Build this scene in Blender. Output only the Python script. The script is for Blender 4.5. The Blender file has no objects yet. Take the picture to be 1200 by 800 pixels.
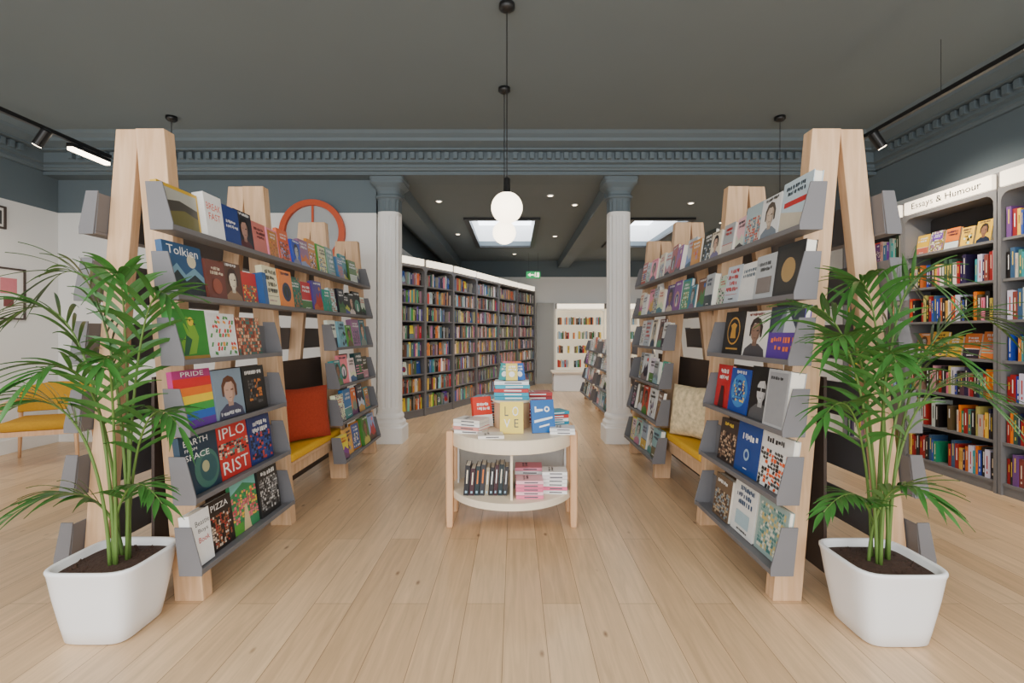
import bpy, math, random, bmesh
from mathutils import Matrix, Vector
R = random.Random(7)
COL = bpy.context.scene.collection
F = 580.0; HC = 1.35
def lin(c):
    c = c/255.0
    return c/12.92 if c <= 0.04045 else ((c+0.055)/1.055)**2.4
def C(r, g, b): return (lin(r), lin(g), lin(b), 1.0)
def PX(px, py, d): return Vector(((px-603)*d/F, d, HC-(py-390)*d/F))

# ------------------------------------------------------------ materials
def mat(name, col, rough=0.6, var=0.06, scale=6.0, metal=0.0, bump=0.0, emit=0.0, attr=False, spec=0.5):
    m = bpy.data.materials.new(name); m.use_nodes = True
    nt = m.node_tree; n = nt.nodes; b = n['Principled BSDF']
    b.inputs['Roughness'].default_value = rough
    b.inputs['Metallic'].default_value = metal
    b.inputs['Specular IOR Level'].default_value = spec
    tc = n.new('ShaderNodeTexCoord'); no = n.new('ShaderNodeTexNoise')
    no.inputs['Scale'].default_value = scale; no.inputs['Detail'].default_value = 4
    nt.links.new(tc.outputs['Object'], no.inputs['Vector'])
    mr = n.new('ShaderNodeMapRange')
    mr.inputs['To Min'].default_value = 1-var; mr.inputs['To Max'].default_value = 1+var
    nt.links.new(no.outputs['Fac'], mr.inputs['Value'])
    mx = n.new('ShaderNodeMix'); mx.data_type = 'RGBA'; mx.blend_type = 'MULTIPLY'
    mx.inputs['Factor'].default_value = 1
    nt.links.new(mr.outputs['Result'], mx.inputs[7])
    if attr:
        a = n.new('ShaderNodeAttribute'); a.attribute_name = 'Col'
        nt.links.new(a.outputs['Color'], mx.inputs[6])
    else:
        mx.inputs[6].default_value = col
    nt.links.new(mx.outputs[2], b.inputs['Base Color'])
    if bump:
        bp = n.new('ShaderNodeBump'); bp.inputs['Strength'].default_value = bump
        bp.inputs['Distance'].default_value = 0.01
        nt.links.new(no.outputs['Fac'], bp.inputs['Height']); nt.links.new(bp.outputs['Normal'], b.inputs['Normal'])
    if emit:
        nt.links.new(mx.outputs[2], b.inputs['Emission Color'])
        b.inputs['Emission Strength'].default_value = emit
    return m

def wood(name, c1, c2, axis='z', rough=0.5):
    m = bpy.data.materials.new(name); m.use_nodes = True
    nt = m.node_tree; n = nt.nodes; b = n['Principled BSDF']; b.inputs['Roughness'].default_value = rough
    tc = n.new('ShaderNodeTexCoord'); mp = n.new('ShaderNodeMapping')
    sc = {'z': (22, 22, 1.6), 'y': (22, 1.6, 22), 'x': (1.6, 22, 22)}[axis]
    mp.inputs['Scale'].default_value = sc
    no = n.new('ShaderNodeTexNoise'); no.inputs['Scale'].default_value = 1.5; no.inputs['Detail'].default_value = 6
    no.inputs['Distortion'].default_value = 0.6
    cr = n.new('ShaderNodeValToRGB'); cr.color_ramp.elements[0].position = 0.3; cr.color_ramp.elements[1].position = 0.72
    cr.color_ramp.elements[0].color = c1; cr.color_ramp.elements[1].color = c2
    nt.links.new(tc.outputs['Object'], mp.inputs['Vector']); nt.links.new(mp.outputs['Vector'], no.inputs['Vector'])
    nt.links.new(no.outputs['Fac'], cr.inputs['Fac']); nt.links.new(cr.outputs['Color'], b.inputs['Base Color'])
    return m

def floor_mat():
    m = bpy.data.materials.new('oak_floor'); m.use_nodes = True
    nt = m.node_tree; n = nt.nodes; L = nt.links; b = n['Principled BSDF']
    tc = n.new('ShaderNodeTexCoord')
    mp = n.new('ShaderNodeMapping'); mp.inputs['Rotation'].default_value = (0, 0, math.radians(90))
    mp.inputs['Location'].default_value = (0.37, 0.05, 0)
    L.new(tc.outputs['Object'], mp.inputs['Vector'])
    br = n.new('ShaderNodeTexBrick'); br.inputs['Scale'].default_value = 1
    br.inputs['Brick Width'].default_value = 2.1; br.inputs['Row Height'].default_value = 0.19
    br.inputs['Mortar Size'].default_value = 0.0014; br.inputs['Mortar Smooth'].default_value = 0.2
    br.offset = 0.37; br.offset_frequency = 2
    br.inputs['Color1'].default_value = C(222, 189, 149); br.inputs['Color2'].default_value = C(202, 167, 127)
    br.inputs['Mortar'].default_value = C(122, 92, 64)
    L.new(mp.outputs['Vector'], br.inputs['Vector'])
    mp2 = n.new('ShaderNodeMapping'); mp2.inputs['Scale'].default_value = (13, 0.9, 1)
    L.new(tc.outputs['Object'], mp2.inputs['Vector'])
    no = n.new('ShaderNodeTexNoise'); no.inputs['Scale'].default_value = 2.2; no.inputs['Detail'].default_value = 8
    no.inputs['Distortion'].default_value = 1.1
    L.new(mp2.outputs['Vector'], no.inputs['Vector'])
    mr = n.new('ShaderNodeMapRange'); mr.inputs['From Min'].default_value = 0.25; mr.inputs['From Max'].default_value = 0.75
    mr.inputs['To Min'].default_value = 0.80; mr.inputs['To Max'].default_value = 1.12
    L.new(no.outputs['Fac'], mr.inputs['Value'])
    mx = n.new('ShaderNodeMix'); mx.data_type = 'RGBA'; mx.blend_type = 'MULTIPLY'; mx.inputs['Factor'].default_value = 1
    L.new(br.outputs['Color'], mx.inputs[6]); L.new(mr.outputs['Result'], mx.inputs[7])
    mp3 = n.new('ShaderNodeMapping'); mp3.inputs['Scale'].default_value = (6.5, 2.8, 1)
    L.new(tc.outputs['Object'], mp3.inputs['Vector'])
    vo = n.new('ShaderNodeTexVoronoi'); vo.inputs['Scale'].default_value = 1.0; vo.inputs['Randomness'].default_value = 1
    L.new(mp3.outputs['Vector'], vo.inputs['Vector'])
    kr = n.new('ShaderNodeMapRange'); kr.inputs['From Min'].default_value = 0.02; kr.inputs['From Max'].default_value = 0.09
    kr.inputs['To Min'].default_value = 0.8; kr.inputs['To Max'].default_value = 0.0
    L.new(vo.outputs['Distance'], kr.inputs['Value'])
    mx2 = n.new('ShaderNodeMix'); mx2.data_type = 'RGBA'
    L.new(kr.outputs['Result'], mx2.inputs['Factor']); L.new(mx.outputs[2], mx2.inputs[6])
    mx2.inputs[7].default_value = C(100, 64, 38)
    L.new(mx2.outputs[2], b.inputs['Base Color'])
    b.inputs['Roughness'].default_value = 0.30
    return m

def two_tone():
    m = bpy.data.materials.new('two_tone_wall_paint'); m.use_nodes = True
    nt = m.node_tree; n = nt.nodes; L = nt.links; b = n['Principled BSDF']; b.inputs['Roughness'].default_value = 0.75
    g = n.new('ShaderNodeNewGeometry'); s = n.new('ShaderNodeSeparateXYZ'); L.new(g.outputs['Position'], s.inputs[0])
    mt = n.new('ShaderNodeMath'); mt.operation = 'GREATER_THAN'; mt.inputs[1].default_value = 2.84
    L.new(s.outputs['Z'], mt.inputs[0])
    no = n.new('ShaderNodeTexNoise'); no.inputs['Scale'].default_value = 3
    mr = n.new('ShaderNodeMapRange'); mr.inputs['To Min'].default_value = 0.96; mr.inputs['To Max'].default_value = 1.03
    L.new(no.outputs['Fac'], mr.inputs['Value'])
    mx = n.new('ShaderNodeMix'); mx.data_type = 'RGBA'
    L.new(mt.outputs[0], mx.inputs['Factor']); mx.inputs[6].default_value = C(230, 230, 228); mx.inputs[7].default_value = BLUE
    m2 = n.new('ShaderNodeMix'); m2.data_type = 'RGBA'; m2.blend_type = 'MULTIPLY'; m2.inputs['Factor'].default_value = 1
    L.new(mx.outputs[2], m2.inputs[6]); L.new(mr.outputs['Result'], m2.inputs[7]); L.new(m2.outputs[2], b.inputs['Base Color'])
    return m
BLUE = C(96, 109, 116)
M_floor = floor_mat(); M_wall = two_tone()
M_ceil = mat('ceiling_paint', C(108, 119, 124), 0.8, 0.03, 2)
M_blue = mat('blue_grey_paint', BLUE, 0.65, 0.03)
M_white = mat('white_paint', C(238, 238, 236), 0.6, 0.02)
M_oak = wood('oak_beam', C(200, 160, 120), C(224, 188, 150), 'z')
M_oakp = wood('oak_table_leg', C(208, 160, 116), C(224, 180, 138), 'z')
M_ply = mat('birch_ply', C(238, 222, 196), 0.5, 0.05, 9)
M_grey = mat('grey_shelf_board', C(108, 107, 110), 0.55, 0.05, 8)
M_case = mat('grey_bookcase_board', C(112, 111, 112), 0.6, 0.05, 5)
M_casein = mat('grey_bookcase_back', C(62, 60, 61), 0.7, 0.05, 5)
M_dark = mat('dark_panel', C(66, 54, 48), 0.6, 0.1, 10)
M_black = mat('black_metal', C(22, 22, 23), 0.4, 0.05, 10)
M_book = mat('printed_book_cover', (1, 1, 1, 1), 0.42, 0.06, 30, attr=True)
M_yel = mat('yellow_fabric', C(222, 170, 30), 0.9, 0.1, 60, bump=0.3)
M_must = mat('mustard_fabric', C(186, 138, 26), 0.9, 0.12, 50, bump=0.3)
M_org = mat('rust_knit', C(158, 54, 28), 0.95, 0.25, 70, bump=0.5)
M_cream = mat('cream_knit', C(222, 202, 162), 0.95, 0.6, 30, bump=0.9)
M_redf = mat('orange_lacquer', C(196, 78, 34), 0.45, 0.04)
M_pot = mat('white_glazed_pot', C(238, 239, 240), 0.3, 0.02, 4)
M_soil = mat('potting_soil', C(62, 42, 32), 0.95, 0.5, 60, bump=1.0)
M_leaf = mat('palm_leaf', C(54, 104, 42), 0.38, 0.45, 7)
M_stem = mat('palm_stem', C(92, 122, 56), 0.5, 0.2, 12)
M_globe = mat('lit_opal_glass', C(255, 238, 208), 0.3, 0.0, emit=6)
M_box = mat('lit_header_panel', C(255, 240, 214), 0.5, 0.0, emit=2.0)
M_lampw = mat('lit_lamp_face', C(255, 236, 205), 0.5, 0.0, emit=12)
M_sky = mat('daylight_pane', C(236, 244, 255), 0.3, 0.0, emit=6)
M_mirror = mat('dim_window_glass', C(170, 176, 178), 0.1, 0.05, 3)
M_green = mat('green_exit_panel', C(20, 150, 80), 0.4, 0.02, emit=0.8)
M_txt = mat('dark_lettering', C(12, 12, 13), 0.8, 0.0, spec=0.1)
M_door = mat('grey_door_paint', C(172, 172, 168), 0.6, 0.03)
M_rearglow = mat('rear_shelf_white_glow', C(246, 236, 214), 0.6, 0.03, emit=0.35)  # faint emission added so the white shelving looks brighter; it is no lamp

# ------------------------------------------------------------ mesh helper
class MB:
    def __init__(s): s.v = []; s.f = []; s.m = []; s.c = []; s.hasc = False
    def add(s, vs, fs, col=None, mi=0, M=None):
        o = len(s.v)
        if M is not None: vs = [M @ Vector(v) for v in vs]
        s.v += [tuple(v) for v in vs]
        s.f += [tuple(i+o for i in f) for f in fs]
        s.m += [mi]*len(fs); s.c += [col or (1, 1, 1, 1)]*len(fs)
        if col: s.hasc = True
        return s
    def box(s, x0, y0, z0, x1, y1, z1, col=None, mi=0, M=None):
        return s.add([(x0,y0,z0),(x1,y0,z0),(x1,y1,z0),(x0,y1,z0),(x0,y0,z1),(x1,y0,z1),(x1,y1,z1),(x0,y1,z1)],
              [(0,3,2,1),(4,5,6,7),(0,1,5,4),(1,2,6,5),(2,3,7,6),(3,0,4,7)], col, mi, M)
    def prism(s, pts, a, b, axis='y', col=None, mi=0, M=None):
        n = len(pts)
        def P(p, t):
            return {'y': (p[0], t, p[1]), 'x': (t, p[0], p[1]), 'z': (p[0], p[1], t)}[axis]
        vs = [P(p, a) for p in pts]+[P(p, b) for p in pts]
        fs = [tuple(range(n)), tuple(range(2*n-1, n-1, -1))]+[(i, (i+1) % n, n+(i+1) % n, n+i) for i in range(n)]
        return s.add(vs, fs, col, mi, M)
    def loft(s, rings, col=None, mi=0, M=None, capa=True, capb=True):
        n = len(rings[0]); vs = [v for r in rings for v in r]; fs = []
        for k in range(len(rings)-1):
            for i in range(n):
                fs.append((k*n+i, k*n+(i+1) % n, (k+1)*n+(i+1) % n, (k+1)*n+i))
        if capa: fs.append(tuple(range(n-1, -1, -1)))
        if capb: fs.append(tuple((len(rings)-1)*n+i for i in range(n)))
        return s.add(vs, fs, col, mi, M)
    def lathe(s, prof, cx=0, cy=0, n=24, col=None, mi=0, M=None, capa=True, capb=True):
        return s.loft([[(cx+r*math.cos(2*math.pi*i/n), cy+r*math.sin(2*math.pi*i/n), z) for i in range(n)] for r, z in prof], col, mi, M, capa, capb)
    def tube(s, path, rad, n=6, col=None, mi=0):
        rings = []
        for k, p in enumerate(path):
            p = Vector(p); a = Vector(path[max(0, k-1)]); b = Vector(path[min(len(path)-1, k+1)])
            t = (b-a).normalized(); u = t.cross(Vector((0, 1, 0.01)));
            if u.length < 1e-3: u = t.cross(Vector((1, 0, 0)))
            u.normalize(); w = t.cross(u); r = rad[k] if isinstance(rad, (list, tuple)) else rad
            rings.append([p+u*r*math.cos(2*math.pi*i/n)+w*r*math.sin(2*math.pi*i/n) for i in range(n)])
        return s.loft(rings, col, mi)
    def mesh(s, name, mats, base=(0, 0, 0), smooth=False, fix=True):
        me = bpy.data.meshes.new(name); bx, by, bz = base
        me.from_pydata([(x-bx, y-by, z-bz) for x, y, z in s.v], [], s.f)
        if not isinstance(mats, (list, tuple)): mats = [mats]
        for m in mats: me.materials.append(m)
        me.polygons.foreach_set('material_index', s.m)
        if s.hasc:
            at = me.color_attributes.new('Col', 'FLOAT_COLOR', 'CORNER')
            d = []
            for p in me.polygons: d += list(s.c[p.index])*p.loop_total
            at.data.foreach_set('color', d)
        if smooth: me.polygons.foreach_set('use_smooth', [True]*len(me.polygons))
        if fix:
            bm = bmesh.new(); bm.from_mesh(me); bmesh.ops.recalc_face_normals(bm, faces=bm.faces); bm.to_mesh(me); bm.free()
        me.update()
        return me

def link(name, me, loc=(0, 0, 0), parent=None, bevel=0, seg=2, sub=0):
    o = bpy.data.objects.new(name, me); COL.objects.link(o); o.location = loc
    if parent: o.parent = parent
    if bevel:
        b = o.modifiers.new('b', 'BEVEL'); b.width = bevel; b.segments = seg; b.limit_method = 'ANGLE'
    if sub:
        b = o.modifiers.new('s', 'SUBSURF'); b.levels = sub; b.render_levels = sub
    return o
def struct(name, mb, m, smooth=False, bevel=0):
    o = link(name, mb.mesh(name, m, smooth=smooth), bevel=bevel); o['kind'] = 'structure'; return o
class Thing:
    def __init__(s, name, label, cat, base, group=None):
        e = bpy.data.objects.new(name, None); e.empty_display_size = 0.1; COL.objects.link(e); e.location = base
        e['label'] = label; e['category'] = cat
        if group: e['group'] = group
        s.e = e; s.base = Vector(base)
    def part(s, name, mb, m, label=None, parent=None, smooth=False, bevel=0, seg=2, sub=0):
        o = link(name, mb.mesh(name, m, s.base, smooth), (0, 0, 0), parent or s.e, bevel, seg, sub)
        if label: o['label'] = label
        return o
def single(name, mb, m, label, cat, base, group=None, smooth=False, bevel=0, seg=2, sub=0):
    o = link(name, mb.mesh(name, m, base, smooth), base, None, bevel, seg, sub)
    o['label'] = label; o['category'] = cat
    if group: o['group'] = group
    return o

# ------------------------------------------------------------ text
_tc = {}
def text_geo(s):
    if s in _tc: return _tc[s]
    cu = bpy.data.curves.new('t', 'FONT'); cu.body = s; cu.size = 1; cu.resolution_u = 2; cu.align_x = 'LEFT'
    o = bpy.data.objects.new('t', cu); COL.objects.link(o)
    dg = bpy.context.evaluated_depsgraph_get(); me = o.evaluated_get(dg).to_mesh()
    vs = [tuple(v.co) for v in me.vertices]; fs = [tuple(p.vertices) for p in me.polygons]
    o.evaluated_get(dg).to_mesh_clear(); bpy.data.objects.remove(o); bpy.data.curves.remove(cu)
    xs = [v[0] for v in vs]; ys = [v[1] for v in vs]
    x0, x1, y0, y1 = min(xs), max(xs), min(ys), max(ys)
    vs = [((v[0]-x0)/(x1-x0)-.5, (v[1]-y0)/(y1-y0)-.5) for v in vs]
    _tc[s] = (vs, fs); return _tc[s]

# ------------------------------------------------------------ books
PAGE = C(236, 230, 216)
def book_mb(w, h, t, base, art=(), spine=None, spart=()):
    mb = MB(); c = min(.0035, t*.2); sp = spine or base
    mb.box(-w/2, -t, 0, w/2, -t+c, h, base)
    mb.box(-w/2, -c, 0, w/2, 0, h, base)
    mb.box(-w/2, -t+c, 0, -w/2+c, -c, h, sp)
    mb.box(-w/2+c, -t+c, .003, w/2-.004, -c, h-.004, PAGE)
    e = .0006; k = 0
    for a in art:
        k += 1; y = -t-e*min(k, 8)*0.5-e*.3-k*.00002
        def q(x, z): return (-w/2+x*w, y, z*h)
        if a[0] == 'r':
            _, x0, z0, x1, z1, col = a
            mb.add([q(x0, z0), q(x1, z0), q(x1, z1), q(x0, z1)], [(0, 1, 2, 3)], col)
        elif a[0] == 'c':
            _, cx, cz, r, col = a
            mb.add([(-w/2+cx*w+r*w*math.cos(i*math.pi/10), y, cz*h+r*w*math.sin(i*math.pi/10)) for i in range(20)], [tuple(range(20))], col)
        elif a[0] == 'p':
            mb.add([q(x, z) for x, z in a[1]], [tuple(range(len(a[1])))], a[2])
        elif a[0] == 'g':
            _, x0, z0, x1, z1, nx, nz, pal, rs = a
            rr = random.Random(rs)
            for i in range(nx):
                for j in range(nz):
                    xa = x0+(x1-x0)*i/nx; xb = x0+(x1-x0)*(i+1)/nx; za = z0+(z1-z0)*j/nz; zb = z0+(z1-z0)*(j+1)/nz
                    dx = (xb-xa)*.45*rr.random(); dz = (zb-za)*.45*rr.random()
                    mb.add([q(xa, za+dz), q(xb-dx, za), q(xb, zb-dz), q(xa+dx, zb)], [(0, 1, 2, 3)], rr.choice(pal))
        elif a[0] == 't':
            _, s, cx, cz, ww, hh, col = a
            vs, fs = text_geo(s)
            mb.add([(-w/2+(cx+v[0]*ww)*w, y, (cz+v[1]*hh)*h) for v in vs], fs, col)
        elif a[0] == 'tv':   # text running up the cover
            _, s, cx, cz, ww, hh, col = a
            vs, fs = text_geo(s)
            mb.add([(-w/2+(cx-v[1]*ww)*w, y, (cz+v[0]*hh)*h) for v in vs], fs, col)
    for a in spart:
        z0, z1, f, col = a
        x = -w/2-.0006
        mb.add([(x, -t*(.5-f/2), z0*h), (x, -t*(.5+f/2), z0*h), (x, -t*(.5+f/2), z1*h), (x, -t*(.5-f/2), z1*h)], [(0, 1, 2, 3)], col)
    return mb
NAMES = {'red': (190, 40, 35), 'orange': (225, 120, 40), 'yellow': (235, 200, 60), 'green': (60, 130, 70), 'teal': (50, 140, 140), 'blue': (45, 90, 165),
 'navy blue': (25, 35, 75), 'purple': (110, 60, 140), 'pink': (225, 130, 150), 'white': (240, 240, 238), 'cream': (232, 220, 195), 'brown': (120, 80, 50), 'black': (20, 20, 22), 'grey': (130, 132, 135), 'pale blue': (150, 185, 205)}
LN = {k: C(*v) for k, v in NAMES.items()}
def cname(c): return min(LN, key=lambda k: sum((a**.45-b**.45)**2 for a, b in zip(c[:3], LN[k][:3])))
def put_book(me, M, label, group):
    o = bpy.data.objects.new('book', me); COL.objects.link(o); o.matrix_world = M
    o['label'] = label; o['category'] = 'book'; o['group'] = group; return o
K = {k.replace(' ', '_'): C(*v) for k, v in NAMES.items()}
W_, B_ = K['white'], K['black']
def rcol(rng, muted=0.0):
    c = list(rng.choice(list(NAMES.values())))
    c = [max(8, min(245, x+rng.randint(-28, 28))) for x in c]
    if muted: m = sum(c)/3; c = [(x*(1-muted)+m*muted)*(1-muted*.3) for x in c]
    return C(*c)
def lines(rng, x0, x1, zc, hh, col, n=1):
    out = []; hh = hh*.8
    for k in range(n):
        z = zc-k*hh*1.5; x = x0+(x1-x0)*.25*rng.random(); xe = x1-(x1-x0)*.25*rng.random()
        while x < xe:
            l = hh*rng.uniform(.25, .75); b = rng.choice([0, 0, 0, .25])
            out.append(('r', x, z-hh/2+hh*b, min(x+l, x1), z+hh/2-hh*rng.choice([0, 0, .2]), col)); x += l+hh*rng.choice([.22, .22, .22, .6])
    return out
def portrait(skin, hair, coat, x=.5, k=1.0):
    def s(l): return [(x+(a-.5)*k, b*k) for a, b in l]
    sh = tuple(v*.72 for v in skin[:3])+(1,)
    return [('p', s([(.04, 0), (.96, 0), (.9, .17), (.66, .29), (.34, .29), (.1, .17)]), coat),
            ('p', s([(.41, .24), (.59, .24), (.60, .42), (.40, .42)]), sh),
            ('p', s([(.24, .46), (.30, .44), (.33, .62), (.42, .74), (.6, .72), (.68, .6), (.70, .42), (.77, .44), (.78, .66), (.67, .82), (.5, .87), (.34, .82), (.24, .68)]), hair),
            ('p', s([(.31, .54), (.34, .42), (.42, .34), (.5, .315), (.58, .34), (.66, .42), (.69, .54), (.68, .66), (.6, .74), (.4, .72), (.32, .64)]), skin),
            ('p', s([(.54, .325), (.58, .34), (.66, .42), (.69, .54), (.68, .66), (.61, .73), (.6, .5)]), sh),
            ('p', s([(.36, .56), (.46, .555), (.46, .58), (.37, .59)]), sh), ('p', s([(.54, .555), (.64, .56), (.63, .59), (.54, .58)]), hair),
            ('p', s([(.44, .42), (.56, .42), (.53, .40), (.47, .40)]), tuple(v*.5 for v in skin[:3])+(1,))]
def gen_cover(rng, pale=False):
    base = rcol(rng)
    if pale and rng.random() < .6: base = rng.choice([W_, C(222, 224, 222), C(205, 212, 215), K['cream'], C(190, 200, 208), C(170, 175, 178)])
    lum = sum(base[:3])/3; ink = W_ if lum < .35 else rng.choice([B_, K['navy_blue'], K['red']])
    k = rng.randint(0, 10); a = []; c2 = rcol(rng, .2); c3 = rcol(rng, .3); pal = [c2, c3, base, rcol(rng)]
    if k == 0: a = [('g', .1, .08, .9, .62, 9, 9, pal, rng.random())]+lines(rng, .1, .9, .84, .08, ink, 2)
    elif k == 1: a = [('c', .5, .42, .34, c2), ('c', .5, .42, .22, c3), ('p', [(.44, .2), (.58, .2), (.55, .5), (.47, .5)], ink)]+lines(rng, .08, .92, .9, .09, ink, 1)
    elif k == 2: a = [('r', 0, .0, 1, .35, c2), ('r', 0, .35, 1, .37, ink)]+lines(rng, .08, .92, .82, .11, ink, 2)+lines(rng, .2, .8, .1, .05, W_, 1)
    elif k == 3: a = [('g', 0, 0, 1, 1, 10, 13, [c2, c3, base], rng.random()), ('r', .12, .6, .88, .88, base)]+lines(rng, .16, .84, .8, .07, ink, 2)
    elif k == 4: a = [('p', [(0, 0), (1, 0), (1, .34), (.8, .4), (.62, .52), (.45, .4), (.3, .36), (.12, .5), (0, .55)], c2), ('p', [(0, 0), (1, 0), (1, .15), (.7, .2), (.5, .28), (0, .2)], c3)]+lines(rng, .1, .9, .86, .1, ink, 2)
    elif k == 5: a = portrait(rng.choice([C(204, 166, 140), C(140, 98, 76), C(180, 180, 178)]), rng.choice([C(40, 28, 22), C(100, 66, 36), C(24, 24, 26)]), c2)+lines(rng, .06, .94, .93, .08, ink, 1)
    elif k == 6: a = lines(rng, .08, .92, .86, .13, ink, 4)+[('r', .1, .25, .9, .26, ink)]+lines(rng, .2, .8, .14, .05, c2, 1)
    elif k == 7: a = [('r', .08, .06, .92, .94, c2), ('g', .14, .1, .86, .6, 7, 7, [c2, c3, pal[3]], rng.random())]+lines(rng, .14, .86, .82, .09, W_ if sum(c2[:3]) < 1 else B_, 2)
    elif k == 9: a = [('p', [(0, .18), (.25, .3), (.4, .62), (.55, .44), (.75, .66), (1, .3), (1, 0), (0, 0)], c2), ('p', [(0, 0), (1, 0), (1, .2), (.6, .12), (.3, .26), (0, .14)], c3), ('c', .72, .76, .1, pal[3])]+lines(rng, .1, .9, .92, .08, ink, 1)
    elif k == 10:
        for i in range(9):
            x = rng.uniform(.1, .9); z = rng.uniform(.08, .6); a.append(('c', x, z, rng.uniform(.05, .13), rng.choice(pal)))
            a.append(('p', [(x, z), (x+.02, z), (x+.06, z+.16), (x+.03, z+.16)], c3))
        a += lines(rng, .1, .9, .86, .11, ink, 2)
    else: a = [('r', 0, .2+i*.1, 1, .24+i*.1, c2) for i in range(4)]+[('c', .6, .4, .2, c3)]+lines(rng, .08, .92, .86, .12, ink, 2)
    return base, a
def rnd_face(rng, pale=False, wmin=.14, wmax=.2, hmax=.27):
    base, art = gen_cover(rng, pale)
    w = rng.uniform(wmin, wmax); h = min(hmax, w*rng.uniform(1.22, 1.5)); t = rng.uniform(.016, .05)
    return (w, h, t, base, art)

POOL = []
for i in range(48):
    b = rcol(R, R.choice([0, .15, .4])); h = R.uniform(.19, .262); w = h*R.uniform(.62, .72); t = R.uniform(.018, .044)
    if i % 5 == 0: b = R.choice([C(150, 30, 30), C(200, 190, 175), C(225, 220, 210), C(30, 28, 30)])
    lum = sum(b[:3])/3; ink = R.choice([W_, K['yellow'], K['cream']]) if lum < .3 else R.choice([B_, K['red'], K['navy_blue']])
    z = R.uniform(.3, .5)
    sp = [(z, R.uniform(.75, .9), .22, ink)]
    if R.random() < .4: sp.append((.14, .2+R.random()*.08, .22, ink))
    mb = book_mb(w, h, t, b, (), None, sp)
    POOL.append((w, h, t, b, mb.mesh('book', M_book), ink))
STUFF = MB()
def stuff_book(M, t, h, w, rng, pal=None):
    b = rng.choice(pal) if pal else rcol(rng, rng.choice([0, .1, .35])); lum = sum(b[:3])/3; ink = C(200, 196, 186) if lum < .3 else C(50, 50, 54)
    STUFF.box(0, 0, 0, t, w, h*.985, C(170, 164, 152), M=M)
    STUFF.box(0, -.003, 0, t, 0, h, b, M=M)
    if rng.random() < .6:
        z = rng.uniform(.4, .6)
        STUFF.add([(t*.4, -.0045, z*h), (t*.6, -.0045, z*h), (t*.6, -.0045, .85*h), (t*.4, -.0045, .85*h)], [(0, 1, 2, 3)], ink, M=M)

# ------------------------------------------------------------ room shell
CZ = 3.62; RZ = 3.27; XL = -5.67; XR = 4.35; YB = 13.2; YF = -2.6
struct('floor', MB().box(XL-.1, YF, -.1, XR+.1, YB+.1, 0), M_floor)
struct('ceiling', MB().box(XL-.1, YF, CZ, XR+.1, 6.35, CZ+.1), M_ceil)
struct('wall_left', MB().box(XL-.12, YF, 0, XL, 6.15, CZ), M_wall)
struct('wall_right', MB().box(XR, YF, 0, XR+.12, YB, CZ), M_wall)
struct('wall_back', MB().box(XL-.12, 6.15, 0, -1.72, 6.35, 3.25), M_wall)
struct('wall_partition', MB().box(-2.1, 6.35, 0, -1.98, YB, RZ), M_wall)
struct('wall_rear', MB().box(-2.1, YB, 0, XR, YB+.12, RZ+.1), M_wall)
struct('trim_1', MB().box(XL, 5.95, 3.25, XR, 6.35, CZ), M_blue)
holes = [(-.78, .36, 8.3, 10.9), (2.0, 2.95, 8.3, 10.9)]
mb = MB(); xs = [-2.1, -.78, .36, 2.0, 2.95, XR]
for i in range(5):
    if i in (1, 3):
        mb.box(xs[i], 6.35, RZ, xs[i+1], 8.3, RZ+.1); mb.box(xs[i], 10.9, RZ, xs[i+1], YB, RZ+.1)
    else: mb.box(xs[i], 6.35, RZ, xs[i+1], YB, RZ+.1)
struct('ceiling_rear', mb, M_ceil)
for k, (a, b, c, d) in enumerate(holes):
    mb = MB(); zt = RZ+.45; e = .04
    mb.box(a-e, c-e, RZ+.1, a, d+e, zt).box(b, c-e, RZ+.1, b+e, d+e, zt).box(a, c-e, RZ+.1, b, c, zt).box(a, d, RZ+.1, b, d+e, zt)
    struct('trim_%d' % (20+k), mb, M_white)
    mb = MB(); g = .07
    mb.box(a-g, c-g, RZ-.04, a+.02, d+g, RZ-.001).box(b-.02, c-g, RZ-.04, b+g, d+g, RZ-.001).box(a+.02, c-g, RZ-.04, b-.02, c+.02, RZ-.001).box(a+.02, d-.02, RZ-.04, b-.02, d+g, RZ-.001)
    struct('trim_%d' % (22+k), mb, M_black)
    struct('window_%d' % (k+1), MB().box(a-e, c-e, zt, b+e, d+e, zt+.03), M_sky)
struct('trim_2', MB().box(-1.72, 6.35, 3.08, -1.42, YB, RZ), M_blue)
struct('trim_3', MB().box(1.15, 6.35, 3.08, 1.43, YB, RZ), M_blue)
def cornice(mk):
    mk([(0, 3.29), (.04, 3.29), (.05, 3.31), (.07, 3.32), (.07, 3.35), (.12, 3.36), (.12, 3.475), (.2, 3.48), (.2, 3.50), (.34, 3.53), (.35, 3.56), (.40, 3.59), (.43, 3.62), (0, 3.62)])
def corn_back():
    mb = MB()
    cornice(lambda prof: mb.prism([(5.95-p, z) for p, z in prof], XL, XR, 'x'))
    x = XL+.45
    while x < XR-.45:
        mb.box(x, 5.95-.17, 3.39, x+.05, 5.95-.12, 3.465); x += .1
    struct('trim_5', mb, M_blue)
def corn_side(name, xw, s):
    mb = MB()
    cornice(lambda prof: mb.prism([(xw+s*p, z) for p, z in prof], YF, 5.95, 'y'))
    y = 1.5
    while y < 5.5:
        a, b = sorted((xw+s*.12, xw+s*.17)); mb.box(a, y, 3.39, b, y+.05, 3.465); y += .1
    struct(name, mb, M_blue)
corn_back(); corn_side('trim_6', XL, 1); corn_side('trim_7', XR, -1)
struct('baseboard_left', MB().box(XL, YF, 0, XL+.02, 6.15, .16), M_white, bevel=.004)
struct('baseboard_back', MB().box(XL+.02, 6.13, 0, -1.73, 6.15, .16), M_white, bevel=.004)
struct('baseboard_rear', MB().box(-1.98, YB-.02, 0, XR, YB, .16), M_white, bevel=.004)

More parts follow.
